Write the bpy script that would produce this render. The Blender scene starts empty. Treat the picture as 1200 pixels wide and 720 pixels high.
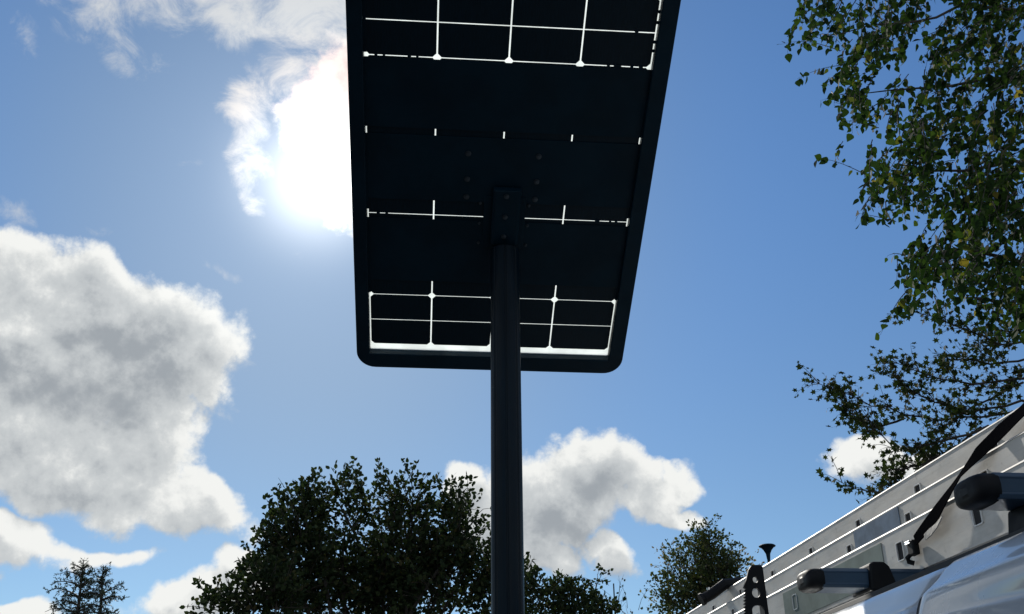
import bpy, math, random
import numpy as np
from mathutils import Vector, Matrix
random.seed(7); rng = np.random.default_rng(7)
sc = bpy.context.scene
C = sc.collection
rad = math.radians

# ------------------------------------------------------------ camera
CAM = Vector((0, 0, 1.7))
cr = Vector((0.99992948, 0.00509555, -0.0107269)); cu = Vector((0.01187565, -0.42904563, 0.90320475)); cf = Vector((0, 0.90326844, 0.42907589))
cam_d = bpy.data.cameras.new('camera'); cam_d.lens = 36; cam_d.sensor_width = 36; cam_d.clip_start = .05; cam_d.clip_end = 8000
cam = bpy.data.objects.new('camera', cam_d); C.objects.link(cam)
M = Matrix((cr, cu, -cf)).transposed().to_4x4(); M.translation = CAM
cam.matrix_world = M; sc.camera = cam

# ------------------------------------------------------------ sun, sky
SUN_AZ, SUN_EL = -12.53, 32.13
sd = Vector((math.sin(rad(SUN_AZ)) * math.cos(rad(SUN_EL)), math.cos(rad(SUN_AZ)) * math.cos(rad(SUN_EL)), math.sin(rad(SUN_EL))))
sl = bpy.data.lights.new('sun', 'SUN'); sl.energy = 4.2; sl.angle = rad(.53); sl.color = (1, .95, .86)
so = bpy.data.objects.new('sun', sl); C.objects.link(so); so.rotation_euler = sd.to_track_quat('Z', 'Y').to_euler(); so.location = (0, 0, 30)
sc.view_settings.view_transform = 'Standard'; sc.view_settings.look = 'None'; sc.view_settings.gamma = 1; sc.view_settings.exposure = 0.0


class NT:
    """small helper to write node trees"""
    def __init__(s, tree): s.t = tree; s.x = 0
    def n(s, typ, **kw):
        nd = s.t.nodes.new(typ)
        for k, v in kw.items(): setattr(nd, k, v)
        return nd
    def link(s, a, b): s.t.links.new(a, b)
    def put(s, v, sock):
        if isinstance(v, bpy.types.NodeSocket): s.link(v, sock)
        elif v is not None: sock.default_value = v
    def m(s, op, a, b=None, c=None, clamp=False):
        nd = s.n('ShaderNodeMath', operation=op, use_clamp=clamp)
        for i, v in enumerate((a, b, c)): s.put(v, nd.inputs[i]) if v is not None else None
        return nd.outputs[0]
    def v(s, op, a, b=None, scale=None):
        nd = s.n('ShaderNodeVectorMath', operation=op)
        s.put(a, nd.inputs[0]); s.put(b, nd.inputs[1]) if b is not None else None
        if scale is not None: s.put(scale, nd.inputs['Scale'])
        return nd.outputs['Value'] if op in ('DOT_PRODUCT', 'LENGTH', 'DISTANCE') else nd.outputs[0]
    def noise(s, vec, scale, detail=5, rough=.55, lac=2.0, dist=0, col=False):
        nd = s.n('ShaderNodeTexNoise'); s.link(vec, nd.inputs['Vector'])
        nd.inputs['Scale'].default_value = scale; nd.inputs['Detail'].default_value = detail
        nd.inputs['Roughness'].default_value = rough; nd.inputs['Lacunarity'].default_value = lac; nd.inputs['Distortion'].default_value = dist
        return nd.outputs['Color' if col else 'Fac']
    def ramp(s, x, lo, hi, a=0., b=1.):
        nd = s.n('ShaderNodeMapRange', interpolation_type='SMOOTHSTEP'); s.put(x, nd.inputs[0])
        nd.inputs[1].default_value = lo; nd.inputs[2].default_value = hi; nd.inputs[3].default_value = a; nd.inputs[4].default_value = b
        return nd.outputs[0]
    def mix(s, f, a, b, typ='MIX'):
        nd = s.n('ShaderNodeMix', data_type='RGBA', blend_type=typ)
        s.put(f, nd.inputs[0]); s.put(a, nd.inputs[6]); s.put(b, nd.inputs[7]); return nd.outputs[2]


def azel(px, py):
    v = cr * (px - 600) + cu * (360 - py) + cf * 1200
    return math.degrees(math.atan2(v.x, v.y)), math.degrees(math.atan2(v.z, math.hypot(v.x, v.y)))

# cumulus masses: where they stand in the sky (picture points turned to azimuth and elevation), size, tilt, strength
PUFFS = [(50, 392, 150, 118, 0, 1.25), (-120, 430, 230, 170, 0, 1.3), (165, 415, 100, 95, 0, 1.05), (228, 425, 60, 62, 20, .72), (60, 525, 180, 84, -8, 1.1), (165, 505, 75, 60, 0, .85), (205, 588, 88, 40, -22, .90),
         (240, 395, 32, 40, 30, .5),
         (18, 643, 70, 24, -4, .62), (112, 650, 62, 15, 0, .5), (235, 700, 75, 24, 8, .7), (285, 676, 38, 22, 0, .6), (20, 712, 60, 14, 0, .5),
         (690, 560, 74, 50, -12, .95), (648, 580, 74, 58, 0, .9), (752, 582, 52, 32, 0, .7), (786, 604, 48, 12, -8, .42), (606, 618, 52, 56, 0, .85), (632, 650, 40, 26, -25, .52),
         (560, 600, 40, 48, 0, .7), (706, 656, 34, 14, -25, .36), (812, 566, 34, 14, -15, .34),
         (1022, 538, 48, 28, -10, .62), (1070, 556, 52, 22, -15, .55),
         (392, 125, 60, 62, 0, .62), (440, 200, 60, 90, 0, .6)]
WISPS = [(120, -5, 130, 46, -8, .95), (250, 5, 150, 60, -4, 1.2), (380, 20, 130, 60, 0, 1.35), (335, 75, 75, 42, -20, .95), (285, 118, 42, 56, 0, 1.1), (290, 190, 34, 66, 5, 1.1), (296, 238, 20, 24, 0, .85), (160, 45, 60, 22, -20, .7),
         (110, 35, 75, 26, -30, .55), (48, 28, 34, 26, -40, .42), (216, 145, 24, 12, -25, .45), (235, 175, 24, 12, -45, .42), (236, 198, 26, 8, 0, .45), (8, 245, 44, 26, -10, .62), (14, 266, 30, 14, 0, .5),
         (118, 268, 30, 14, 10, .52), (250, 314, 22, 9, -35, .5), (268, 481, 16, 7, 0, .45), (292, 440, 12, 8, 0, .4), (340, 300, 16, 8, 0, .3), (822, 570, 30, 15, -30, .4), (260, 460, 30, 40, 20, .5)]


def cloud_group():
    g = bpy.data.node_groups.new('cloud_field', 'ShaderNodeTree')
    g.interface.new_socket('Vector', in_out='INPUT', socket_type='NodeSocketVector')
    g.interface.new_socket('Puff', in_out='OUTPUT', socket_type='NodeSocketFloat')
    g.interface.new_socket('Wisp', in_out='OUTPUT', socket_type='NodeSocketFloat')
    g.interface.new_socket('Body', in_out='OUTPUT', socket_type='NodeSocketFloat')
    T = NT(g); gi = T.n('NodeGroupInput'); go = T.n('NodeGroupOutput'); P = gi.outputs[0]
    sep = T.n('ShaderNodeSeparateXYZ'); T.link(P, sep.inputs[0])
    x, y, z = sep.outputs
    az = T.m('MULTIPLY', T.m('ARCTAN2', x, y), 180 / math.pi)
    el = T.m('MULTIPLY', T.m('ARCSINE', z), 180 / math.pi)
    # warp
    w1 = T.v('SUBTRACT', T.noise(P, 11, 3, .5, col=True), (.5, .5, .5))
    cmb = T.n('ShaderNodeCombineXYZ'); T.link(az, cmb.inputs[0]); T.link(el, cmb.inputs[1])
    Q = T.v('ADD', cmb.outputs[0], T.v('MULTIPLY', w1, (5.0, 5.0, 0)))
    def field(blobs):
        acc = None
        for px, py, rx, ry, rot, st in blobs:
            a, e = azel(px, py)
            a2, e2 = azel(px + 10, py); ax = abs(a2 - a) / 10
            b2, f2 = azel(px, py + 10); ay = abs(f2 - e) / 10
            mp = T.n('ShaderNodeMapping', vector_type='TEXTURE'); T.link(Q, mp.inputs[0])
            mp.inputs[1].default_value = (a, e, 0); mp.inputs[2].default_value = (0, 0, rad(rot)); mp.inputs[3].default_value = (rx * ax, ry * ay, 1e3)
            d = T.v('DOT_PRODUCT', mp.outputs[0], mp.outputs[0])
            f = T.m('MULTIPLY_ADD', d, -st, st)
            acc = f if acc is None else T.m('MAXIMUM', acc, f)
        return acc
    n1 = T.noise(P, 13, 9, .66)
    vo = T.n('ShaderNodeTexVoronoi', feature='F1'); vo.normalize = True
    T.link(T.v('ADD', P, T.v('SCALE', w1, scale=.03)), vo.inputs['Vector']); vo.inputs['Scale'].default_value = 20; vo.inputs['Detail'].default_value = 4; vo.inputs['Roughness'].default_value = .55; vo.inputs['Lacunarity'].default_value = 2.3
    bil = T.m('MULTIPLY', T.m('SUBTRACT', .42, vo.outputs['Distance']), 2.0)
    n2 = T.noise(T.v('MULTIPLY', P, (1, 1, 1.4)), 20, 10, .68, dist=.6)
    # beyond the photographed part: scattered fair-weather cumulus made by noise alone
    ctr = T.v('DOT_PRODUCT', P, tuple(cf))
    out = T.ramp(ctr, .80, .72)
    far = T.m('MULTIPLY', T.m('SUBTRACT', T.noise(P, 2.6, 4, .55), .53), 5.5)
    far = T.m('MINIMUM', far, 1.1)
    far = T.m('ADD', T.m('MULTIPLY', T.m('ADD', far, 2.0), out), -2.0)
    puff = T.m('MAXIMUM', T.m('MAXIMUM', field(PUFFS), far), -1.0)
    T.link(puff, go.inputs[2])
    puff = T.m('ADD', puff, T.m('ADD', T.m('MULTIPLY', T.m('SUBTRACT', n1, .50), 1.7), T.m('MULTIPLY', bil, .95)))
    wisp = T.m('ADD', T.m('MAXIMUM', field(WISPS), -1.0), T.m('MULTIPLY', T.m('SUBTRACT', n2, .60), 3.2))
    T.link(puff, go.inputs[0]); T.link(wisp, go.inputs[1])
    return g


world = bpy.data.worlds.new("World"); sc.world = world; world.use_nodes = True
wt = world.node_tree; wt.nodes.clear(); T = NT(wt)
tc = T.n('ShaderNodeTexCoord'); D = T.v('NORMALIZE', tc.outputs['Generated'])
sky = T.n('ShaderNodeTexSky'); sky.sky_type = 'NISHITA'; sky.sun_disc = False
sky.sun_elevation = rad(SUN_EL); sky.sun_rotation = rad(SUN_AZ); sky.altitude = 100; sky.air_density = 1.0; sky.dust_density = .15; sky.ozone_density = 2.2

g = cloud_group()
A = T.n('ShaderNodeGroup'); A.node_tree = g; T.link(D, A.inputs[0])
B = T.n('ShaderNodeGroup'); B.node_tree = g; T.link(T.v('NORMALIZE', T.v('ADD', D, tuple(sd * .018 + Vector((0, 0, .012))))), B.inputs[0])
cosang = T.v('DOT_PRODUCT', D, tuple(sd))
ang = T.m('MULTIPLY', T.m('ARCCOSINE', T.m('MINIMUM', cosang, .999999)), 180 / math.pi)
sepd = T.n('ShaderNodeSeparateXYZ'); T.link(D, sepd.inputs[0])
tint = T.mix(T.ramp(ang, 9, 25), (.84, .935, .95, 1), (.79, 1.0, 1.17, 1))
tint = T.mix(1.0, tint, T.mix(T.ramp(sepd.outputs[2], .20, .62), (.96, .93, .90, 1), (.92, 1.06, 1.15, 1)), 'MULTIPLY')
sky_col = T.mix(1.0, sky.outputs[0], tint, 'MULTIPLY')
dens = T.ramp(A.outputs[0], -.05, .48)
wd = T.m('MULTIPLY', T.ramp(A.outputs[1], -.1, 1.25), .92)
thick = T.ramp(T.m('ADD', T.m('MULTIPLY', A.outputs[0], .5), T.m('MULTIPLY', A.outputs[2], .5)), .22, 1.05)
selfsh = T.m('SUBTRACT', B.outputs[0], A.outputs[0])
mott = T.noise(T.v('ADD', D, (3, 1, 2)), 22, 8, .6)
big = T.noise(T.v('ADD', D, (7, 5, 2)), 7, 4, .5)
sh = T.m('ADD', T.m('MULTIPLY', thick, .54), T.m('MULTIPLY', selfsh, 1.0))
sh = T.m('ADD', sh, T.m('MULTIPLY', T.m('SUBTRACT', mott, .5), .7))
sh = T.m('ADD', sh, T.m('MULTIPLY', T.m('SUBTRACT', big, .5), 1.8))
ccol = T.mix(T.ramp(sh, -.30, .38), (11.2, 11.3, 11.0, 1), (7.4, 7.75, 7.9, 1))
ccol = T.mix(T.ramp(sh, .25, 1.15), ccol, (4.3, 4.7, 5.1, 1))
# forward scattering brightens thin cloud near the sun
fs = T.m('ADD', 1.0, T.m('MULTIPLY', T.m('EXPONENT', T.m('MULTIPLY', ang, -1 / 2.4)), 4.5))
ccol_s = T.v('SCALE', ccol, scale=fs)
wcol = T.v('SCALE', (8.6, 8.8, 8.9), scale=fs)
# faint iridescence in the cloud edge a few degrees from the sun
iri = T.m('MULTIPLY', T.ramp(ang, 3.0, 5.5), T.ramp(ang, 8.5, 6.0))
ccol_s = T.mix(T.m('MULTIPLY', iri, .9), ccol_s, T.v('MULTIPLY', ccol_s, (1.12, .86, .82)))
wcol = T.mix(T.m('MULTIPLY', iri, .35), wcol, T.v('MULTIPLY', wcol, (1.1, .93, .82)))
# aureole: hazy air round the sun, with its glare painted into the sky colour
aur = T.m('ADD', T.m('MULTIPLY', T.m('EXPONENT', T.m('MULTIPLY', T.m('MULTIPLY', ang, ang), -1 / 8.5)), 13.0),
          T.m('MULTIPLY', T.m('EXPONENT', T.m('MULTIPLY', ang, -1 / 8.0)), 1.9))
aurc = T.v('SCALE', (1.0, .98, .92), scale=aur)
s1 = T.v('ADD', sky_col, aurc)
s2 = T.mix(wd, s1, wcol)
s3 = T.mix(dens, s2, ccol_s)
bg = T.n('ShaderNodeBackground'); T.link(s3, bg.inputs[0]); bg.inputs[1].default_value = .08
wo = T.n('ShaderNodeOutputWorld'); T.link(bg.outputs[0], wo.inputs[0])
world.cycles.sampling_method = 'MANUAL'; world.cycles.sample_map_resolution = 512


# ------------------------------------------------------------ materials
def mat(name, col, rough=.5, metal=0, spec=.5, coat=0, var=0, vscale=8, bump=0, bscale=60, trans=0, island=None, stretch=None, col2=None, grime=0):
    m = bpy.data.materials.new(name); m.use_nodes = True; t = NT(m.node_tree)
    b = m.node_tree.nodes['Principled BSDF']; out = m.node_tree.nodes['Material Output']
    col = (*col, 1); base = None
    tcn = t.n('ShaderNodeTexCoord'); P = tcn.outputs['Object']
    if stretch: P = t.v('MULTIPLY', P, stretch)
    if var:
        n = t.noise(P, vscale, 6, .6)
        c2 = (*(col2 if col2 else tuple(min(1, c * (1 - var)) for c in col[:3])), 1)
        base = t.mix(t.ramp(n, .38, .62), col, c2)
        if grime:       # scuffs and smears along the length
            g1 = t.noise(t.v('MULTIPLY', tcn.outputs['Object'], (30, 1.5, 60)), 3, 6, .7); g2 = t.noise(tcn.outputs['Object'], 30, 5, .7)
            base = t.mix(t.m('MULTIPLY', t.ramp(g1, .52, .75), grime), base, (.25, .23, .20, 1))
            base = t.mix(t.m('MULTIPLY', t.ramp(g2, .62, .72), grime * 1.2), base, (.20, .19, .17, 1))
        rr = t.ramp(t.noise(P, vscale * 2.3, 4), .3, .7, rough * .85, min(1, rough * 1.2)); t.link(rr, b.inputs['Roughness'])
    else: b.inputs['Roughness'].default_value = rough
    if island:
        gm = t.n('ShaderNodeNewGeometry'); oi = t.n('ShaderNodeObjectInfo')
        rnd = t.m('FRACT', t.m('ADD', gm.outputs['Random Per Island'], oi.outputs['Random']))
        cr_ = t.n('ShaderNodeValToRGB'); t.link(rnd, cr_.inputs[0]); e = cr_.color_ramp.elements
        cr_.color_ramp.interpolation = 'LINEAR'
        e[0].position = island[0][0]; e[0].color = (*island[0][1], 1); e[1].position = island[-1][0]; e[1].color = (*island[-1][1], 1)
        for p_, c_ in island[1:-1]:
            q = e.new(p_); q.color = (*c_, 1)
        base = cr_.outputs[0]
    if base is not None: t.link(base, b.inputs['Base Color'])
    else: b.inputs['Base Color'].default_value = col
    b.inputs['Metallic'].default_value = metal; b.inputs['Specular IOR Level'].default_value = spec
    if coat: b.inputs['Coat Weight'].default_value = coat; b.inputs['Coat Roughness'].default_value = .04
    if bump:
        bn = t.n('ShaderNodeBump'); bn.inputs['Strength'].default_value = bump; bn.inputs['Distance'].default_value = .01
        t.link(t.noise(P, bscale, 4), bn.inputs['Height']); t.link(bn.outputs[0], b.inputs['Normal'])
    if trans:
        tr = t.n('ShaderNodeBsdfTranslucent')
        if island: t.link(t.mix(1.0, base, (1.3, 1.5, .7, 1), 'MULTIPLY'), tr.inputs[0])
        elif base is not None: t.link(base, tr.inputs[0])
        else: tr.inputs[0].default_value = col
        mx = t.n('ShaderNodeMixShader'); mx.inputs[0].default_value = trans
        t.link(b.outputs[0], mx.inputs[1]); t.link(tr.outputs[0], mx.inputs[2]); t.link(mx.outputs[0], out.inputs[0])
    return m

MT = {
    'pole_paint': mat('pole_paint', (.0014, .0100, .0190), .42, spec=.14, var=.35, vscale=7, stretch=(1, 1, .25)),
    'lamp_paint': mat('lamp_paint', (.0020, .0170, .0310), .48, spec=.12, var=.25, vscale=5),
    'cell': mat('cell', (.0025, .0150, .0270), .35, spec=.15, var=.4, vscale=30, stretch=(40, 1, 1)),
    'busbar': mat('busbar', (.02, .03, .045), .3, metal=.5),
    'sheet': mat('sheet', (.88, .91, .89), .4, trans=.95, var=.10, vscale=9),
    'bolt': mat('bolt', (.05, .065, .08), .45, metal=.8),
    'alu': mat('alu', (.52, .50, .465), .50, metal=.2, spec=.3, var=.16, vscale=3.2, stretch=(3, 3, 9), bump=.05, bscale=80, grime=.35),
    'alu_edge': mat('alu_edge', (.70, .69, .67), .4, metal=.25),
    'hollow_shade': mat('hollow_shade', (.012, .012, .014), .8),
    'bar': mat('bar', (.028, .065, .115), .32, metal=.25, var=.2, vscale=9),
    'rubber': mat('rubber', (.004, .005, .007), .55, spec=.2, var=.2),
    'strap': mat('strap', (.006, .006, .007), 1.0, spec=0.0, bump=.3, bscale=300),
    'webbing': mat('webbing', (.30, .29, .27), .8, bump=.3, bscale=200),
    'steel': mat('steel', (.55, .55, .56), .25, metal=1),
    'sticker': mat('sticker', (.13, .19, .27), .6, spec=.1, var=.25, vscale=20),
    'sticker_g': mat('sticker_g', (.20, .245, .225), .6, spec=.1, var=.2, vscale=14),
    'paint': mat('paint', (.47, .50, .53), .30, metal=.25, coat=.75, var=.10, vscale=5),
    'glass': mat('glass', (.02, .025, .03), .05, spec=.8),
    'tyre': mat('tyre', (.02, .02, .02), .85),
    'seal': mat('seal', (.01, .01, .01), .7),
    'asphalt': mat('asphalt', (.055, .055, .057), .9, var=.35, vscale=3, bump=.4, bscale=120),
    'bark': mat('bark', (.075, .062, .050), .9, var=.5, vscale=14, bump=.6, bscale=40),
    'birch_bark': mat('birch_bark', (.11, .09, .08), .8, var=.6, vscale=10, bump=.4, bscale=30),
    'far_leaf': mat('far_leaf', (.05, .07, .03), .8, spec=.12, trans=.22, island=[(0, (.014, .024, .012)), (.5, (.026, .040, .018)), (.9, (.045, .06, .024)), (1, (.08, .065, .03))]),
    'round_leaf': mat('round_leaf', (.05, .07, .03), .8, spec=.12, trans=.25, island=[(0, (.03, .045, .02)), (.6, (.055, .075, .03)), (1, (.13, .12, .05))]),
    'brown_leaf': mat('brown_leaf', (.2, .14, .08), .6, trans=.35, island=[(0, (.12, .08, .045)), (.5, (.20, .14, .08)), (1, (.30, .22, .12))]),
    'needle': mat('needle', (.03, .045, .03), .6, island=[(0, (.02, .035, .022)), (1, (.05, .07, .04))], trans=.15),
    'birch_leaf': mat('birch_leaf', (.05, .09, .02), .8, spec=.12, trans=.30, island=[(0, (.010, .024, .008)), (.60, (.022, .044, .012)), (.93, (.045, .080, .016)), (.985, (.13, .13, .03)), (1, (.34, .25, .05))]),
    'maple_leaf': mat('maple_leaf', (.03, .045, .02), .8, spec=.12, trans=.25, island=[(0, (.015, .026, .010)), (.8, (.035, .05, .018)), (1, (.07, .06, .03))]),
}


# ------------------------------------------------------------ helpers
def tag(o, label=None, cat=None, group=None, kind=None):
    if label: o['label'] = label
    if cat: o['category'] = cat
    if group: o['group'] = group
    if kind: o['kind'] = kind
    return o

def empty(name, loc=(0, 0, 0), rz=0, mw=None):
    o = bpy.data.objects.new(name, None); C.objects.link(o); o.empty_display_size = .1
    if mw is not None: o.matrix_world = mw
    else: o.location = loc; o.rotation_euler = (0, 0, rz)
    return o

class MB:
    def __init__(s): s.v = []; s.f = []
    def add(s, vs, fs):
        k = len(s.v); s.v += [tuple(v) for v in vs]; s.f += [tuple(i + k for i in f) for f in fs]; return s
    def box(s, x0, x1, y0, y1, z0, z1):
        return s.add([(x0, y0, z0), (x1, y0, z0), (x1, y1, z0), (x0, y1, z0), (x0, y0, z1), (x1, y0, z1), (x1, y1, z1), (x0, y1, z1)],
                     [(0, 3, 2, 1), (4, 5, 6, 7), (0, 1, 5, 4), (1, 2, 6, 5), (2, 3, 7, 6), (3, 0, 4, 7)])
    def prism(s, poly, a, b, axis='z'):
        """poly: 2D outline; extruded from a to b along the axis"""
        def P(p, h): return {'z': (p[0], p[1], h), 'y': (p[0], h, p[1]), 'x': (h, p[0], p[1])}[axis]
        n = len(poly)
        return s.add([P(p, a) for p in poly] + [P(p, b) for p in poly],
                     [tuple(range(n))[::-1], tuple(range(n, 2 * n))] + [(i, (i + 1) % n, n + (i + 1) % n, n + i) for i in range(n)])
    def tube(s, pts, rs, n=8, cap=True):
        pts = [Vector(p) for p in pts]; rings = []; k = len(s.v)
        ref = Vector((.31, .17, .93))
        for i, p in enumerate(pts):
            d = (pts[min(i + 1, len(pts) - 1)] - pts[max(i - 1, 0)])
            if d.length < 1e-9: d = Vector((0, 0, 1))
            d.normalize()
            u = d.cross(ref); 
            if u.length < .05: u = d.cross(Vector((1, 0, 0)))
            u.normalize(); w = d.cross(u)
            r = rs[i] if isinstance(rs, (list, tuple)) else rs
            for j in range(n):
                a = 2 * math.pi * j / n; s.v.append(tuple(p + u * (r * math.cos(a)) + w * (r * math.sin(a))))
        for i in range(len(pts) - 1):
            for j in range(n):
                a = k + i * n + j; b = k + i * n + (j + 1) % n; s.f.append((a, b, b + n, a + n))
        if cap: s.f.append(tuple(k + j for j in range(n))[::-1]); s.f.append(tuple(k + (len(pts) - 1) * n + j for j in range(n)))
        return s
    def lathe(s, prof, n=24, c=(0, 0, 0)):
        k = len(s.v)
        for r, z in prof:
            for j in range(n):
                a = 2 * math.pi * j / n; s.v.append((c[0] + r * math.cos(a), c[1] + r * math.sin(a), c[2] + z))
        for i in range(len(prof) - 1):
            for j in range(n):
                a = k + i * n + j; b = k + i * n + (j + 1) % n; s.f.append((a, b, b + n, a + n))
        s.f.append(tuple(k + j for j in range(n))[::-1]); s.f.append(tuple(k + (len(prof) - 1) * n + j for j in range(n)))
        return s
    def build(s, name, m, parent=None, off=None, smooth=False, bevel=0, seg=2, loc=None):
        me = bpy.data.meshes.new(name)
        v = s.v if off is None else [(a - off[0], b - off[1], c - off[2]) for a, b, c in s.v]
        me.from_pydata(v, [], s.f); me.update()
        ms = m if isinstance(m, (list, tuple)) else [m]
        for q in ms: me.materials.append(MT[q] if isinstance(q, str) else q)
        o = bpy.data.objects.new(name, me); C.objects.link(o)
        if parent: o.parent = parent
        if loc: o.location = loc
        if smooth:
            for p in me.polygons: p.use_smooth = True
        if bevel:
            b = o.modifiers.new('bevel', 'BEVEL'); b.width = bevel; b.segments = seg; b.limit_method = 'ANGLE'; b.angle_limit = rad(40)
        return o

def share(o, name, parent, loc=None, rot=None, scale=None):
    c = o.copy(); c.name = name; C.objects.link(c); c.parent = parent
    if loc is not None: c.location = loc
    if rot is not None: c.rotation_euler = rot
    if scale is not None: c.scale = scale
    return c

def at(px, py, depth):
    """the place in the world at the given distance ahead that a sight line to a picture point passes"""
    v = cr * (px - 600) + cu * (360 - py) + cf * 1200
    return CAM + v * (depth / v.y)

def rounded(x0, x1, y0, y1, r, n=8):
    out = []
    for cx, cy, a0 in ((x1 - r, y1 - r, 0), (x0 + r, y1 - r, 90), (x0 + r, y0 + r, 180), (x1 - r, y0 + r, 270)):
        for k in range(n + 1):
            a = rad(a0 + 90 * k / n); out.append((cx + r * math.cos(a), cy + r * math.sin(a)))
    return out

# ------------------------------------------------------------ ground
gm = MB().add([(-4000, -4000, 0), (4000, -4000, 0), (4000, 4000, 0), (-4000, 4000, 0)], [(0, 1, 2, 3)]).build('ground', 'asphalt')
tag(gm, kind='structure')

# ------------------------------------------------------------ solar lamp
lamp = empty('solar_street_lamp', (-.028, 3.80, 0))
tag(lamp, 'tall black lamp post carrying a large tilted solar panel in front of the sun', 'street lamp')
# pole: round aluminium extrusion with shallow grooves
R0 = .0605
prof = []
for k in range(96):
    a = 2 * math.pi * k / 96; r = R0
    if k % 12 in (0, 1): r = R0 - .0035
    prof.append((r * math.cos(a), r * math.sin(a)))
MB().prism(prof, -.477, 3.765).build('pole', 'pole_paint', lamp)
MB().box(-.15, .15, -.15, .15, -.495, -.475).build('base_plate', 'lamp_paint', lamp, bevel=.004)
for sx in (-1, 1):
    for sy in (-1, 1): MB().lathe([(.012, -.475), (.012, -.447), (.008, -.441)], 8, (sx * .11, sy * .11, 0)).build('anchor_bolt', 'bolt', lamp)
MB().box(-.045, .045, -.068, -.05, .2, .55).build('access_door', 'lamp_paint', lamp, bevel=.004)

ex = Vector((0.99695454, 0.07709137, -0.0117711)); ey = Vector((0.07332588, -0.87526464, 0.47805347)); en = ex.cross(ey)
PO = Vector((-.02975989, 3.8, 1.7 + 2.0940554))
pm = Matrix((ex, ey, en)).transposed().to_4x4()
panel_base = MB()
H = .13770102; W = .27134963
# refined: rows start and columns start (fit to the module's grid)
B0 = -.56840604; C0 = -.57233559
NR = 16
x0, x1 = -.63440854, .58178451; y0 = -.68353048; y1 = B0 + NR * H + .115
FR = .062
ix0, ix1, iy0, iy1 = C0 - .0035, C0 + 4 * W + .0035, B0 - .036, B0 + NR * H + .03
outer = rounded(x0, x1, y0, y1, .085, 8)
inner = rounded(ix0, ix1, iy0, iy1, .004, 8)
def ring(mb, outer, inner, za, zb):
    n = len(outer)
    v = [(*p, za) for p in outer] + [(*p, zb) for p in outer] + [(*p, za) for p in inner] + [(*p, zb) for p in inner]
    f = []
    for i in range(n):
        j = (i + 1) % n
        f += [(i, j, n + j, n + i), (2 * n + j, 2 * n + i, 3 * n + i, 3 * n + j), (n + i, n + j, 3 * n + j, 3 * n + i), (j, i, 2 * n + i, 2 * n + j)]
    return mb.add(v, f)
panel = ring(MB(), outer, inner, -.045, .004).build('solar_panel', 'lamp_paint', lamp, bevel=.004)
lw = Matrix.Translation(Vector((-.028, 3.80, 0)))
pmw = pm.copy(); pmw.translation = PO
panel.matrix_parent_inverse = Matrix.Identity(4); panel.matrix_local = lw.inverted() @ pmw
# white light-passing encapsulant sheet on the sun side of the cells
MB().box(ix0 - .01, ix1 + .01, iy0 - .01, iy1 + .01, -.034, -.032).build('backsheet', 'sheet', panel)
# half-cut cells with two clipped corners each
gap = .0029; ch = .014
def cell(flip):
    w, h = W / 2 - gap, H / 2 - gap * .8
    p = [(-w, -h), (w, -h), (w, h - ch), (w - ch, h), (-w + ch, h), (-w, h - ch)]
    if flip: p = [(a, -b) for a, b in p][::-1]
    return MB().prism(p, -.030, -.027)
cells = [None, None]
for r in range(NR):
    for c in range(4):
        fl = r % 2          # row pairs: clipped corners meet at each full-cell boundary
        loc = (C0 + W * (c + .5), B0 + H * (r + .5), 0)
        k = 1 - fl
        if cells[k] is None: cells[k] = cell(k == 1).build('solar_cell', 'cell', panel, loc=loc)
        else: share(cells[k], 'solar_cell', panel, loc)
def pt(t): return B0 + H * t
# steel back covers with slots between them
for a, b in ((2.58, 4.86), (5.52, 7.66), (7.87, 9.955), (12.7, 15.2)):
    MB().box(ix0 - .004, ix1 + .004, pt(a), pt(b), -.0262, -.0225).build('back_cover', 'lamp_paint', panel, bevel=.0015)
# side strips carrying the module, leaving short slits
for (xa, xb) in ((ix0 - .004, C0 + .005), (C0 + 4 * W - .004, ix1 + .004)):
    for a, b in ((5.15, 5.52), (2.08, 2.579)):
        MB().box(xa, xb, pt(a), pt(b), -.0262, -.0235).build('side_strip', 'lamp_paint', panel)
MB().box(ix0 - .004, C0 + .0075, pt(10.08), pt(12.7), -.0262, -.0235).build('side_strip', 'lamp_paint', panel)
# small clips that cross the light gaps near the edges
for (u, t, w, h) in ((-.53, 10, .012, .03), (-.50, 10, .010, .03), (-.405, 10, .014, .03), (-.375, 10, .010, .03), (.35, 10, .012, .03), (.385, 10, .03, .03), (.44, 10, .012, .03), (.475, 10, .016, .03),
                     (.44, 11, .014, .02), (-.53, 5, .014, .03), (-.495, 5, .012, .03), (.385, 5, .02, .03), (.44, 5, .01, .03), (.465, 5, .012, .03)):
    MB().box(u - w / 2, u + w / 2, pt(t) - .008, pt(t) + .008, -.0265, -.0240).build('clip', 'lamp_paint', panel)
for t in (10.5, 10.75, 11.3, 11.6):
    MB().box(C0 + 4 * W - .006, ix1 + .002, pt(t) - .006, pt(t) + .006, -.0265, -.0240).build('clip', 'lamp_paint', panel)
# bracket channel that carries the panel on the pole
MB().prism([(-.060, -.0185), (-.060, .006), (-.048, .016), (.044, .016), (.056, .006), (.056, -.0185)], pt(4.2), pt(6.1), 'y').build('bracket', 'lamp_paint', panel, bevel=.005, seg=3)
MB().box(-.095, .079, pt(3.95), pt(5.75), -.0222, -.0188).build('bracket_plate', 'lamp_paint', panel, bevel=.001)
def bolt(u, t, r, z=-.0225):
    MB().lathe([(r, z), (r, z + .004), (r * .72, z + .0045), (r * .72, z + .009), (r * .5, z + .010)], 12, (u, pt(t), 0)).build('bolt', 'bolt', panel)
for t in (5.92, 5.21, 4.52): bolt(-.006, t, .011, .016)
for t in (5.50, 4.80, 4.10): bolt(-.110, t, .0065, -.0224); bolt(.092, t - .02, .0065, -.0224)
for t in (7.14, 6.3, 5.7):
    bolt(-.168, t, .012); bolt(.115, t, .012)

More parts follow.
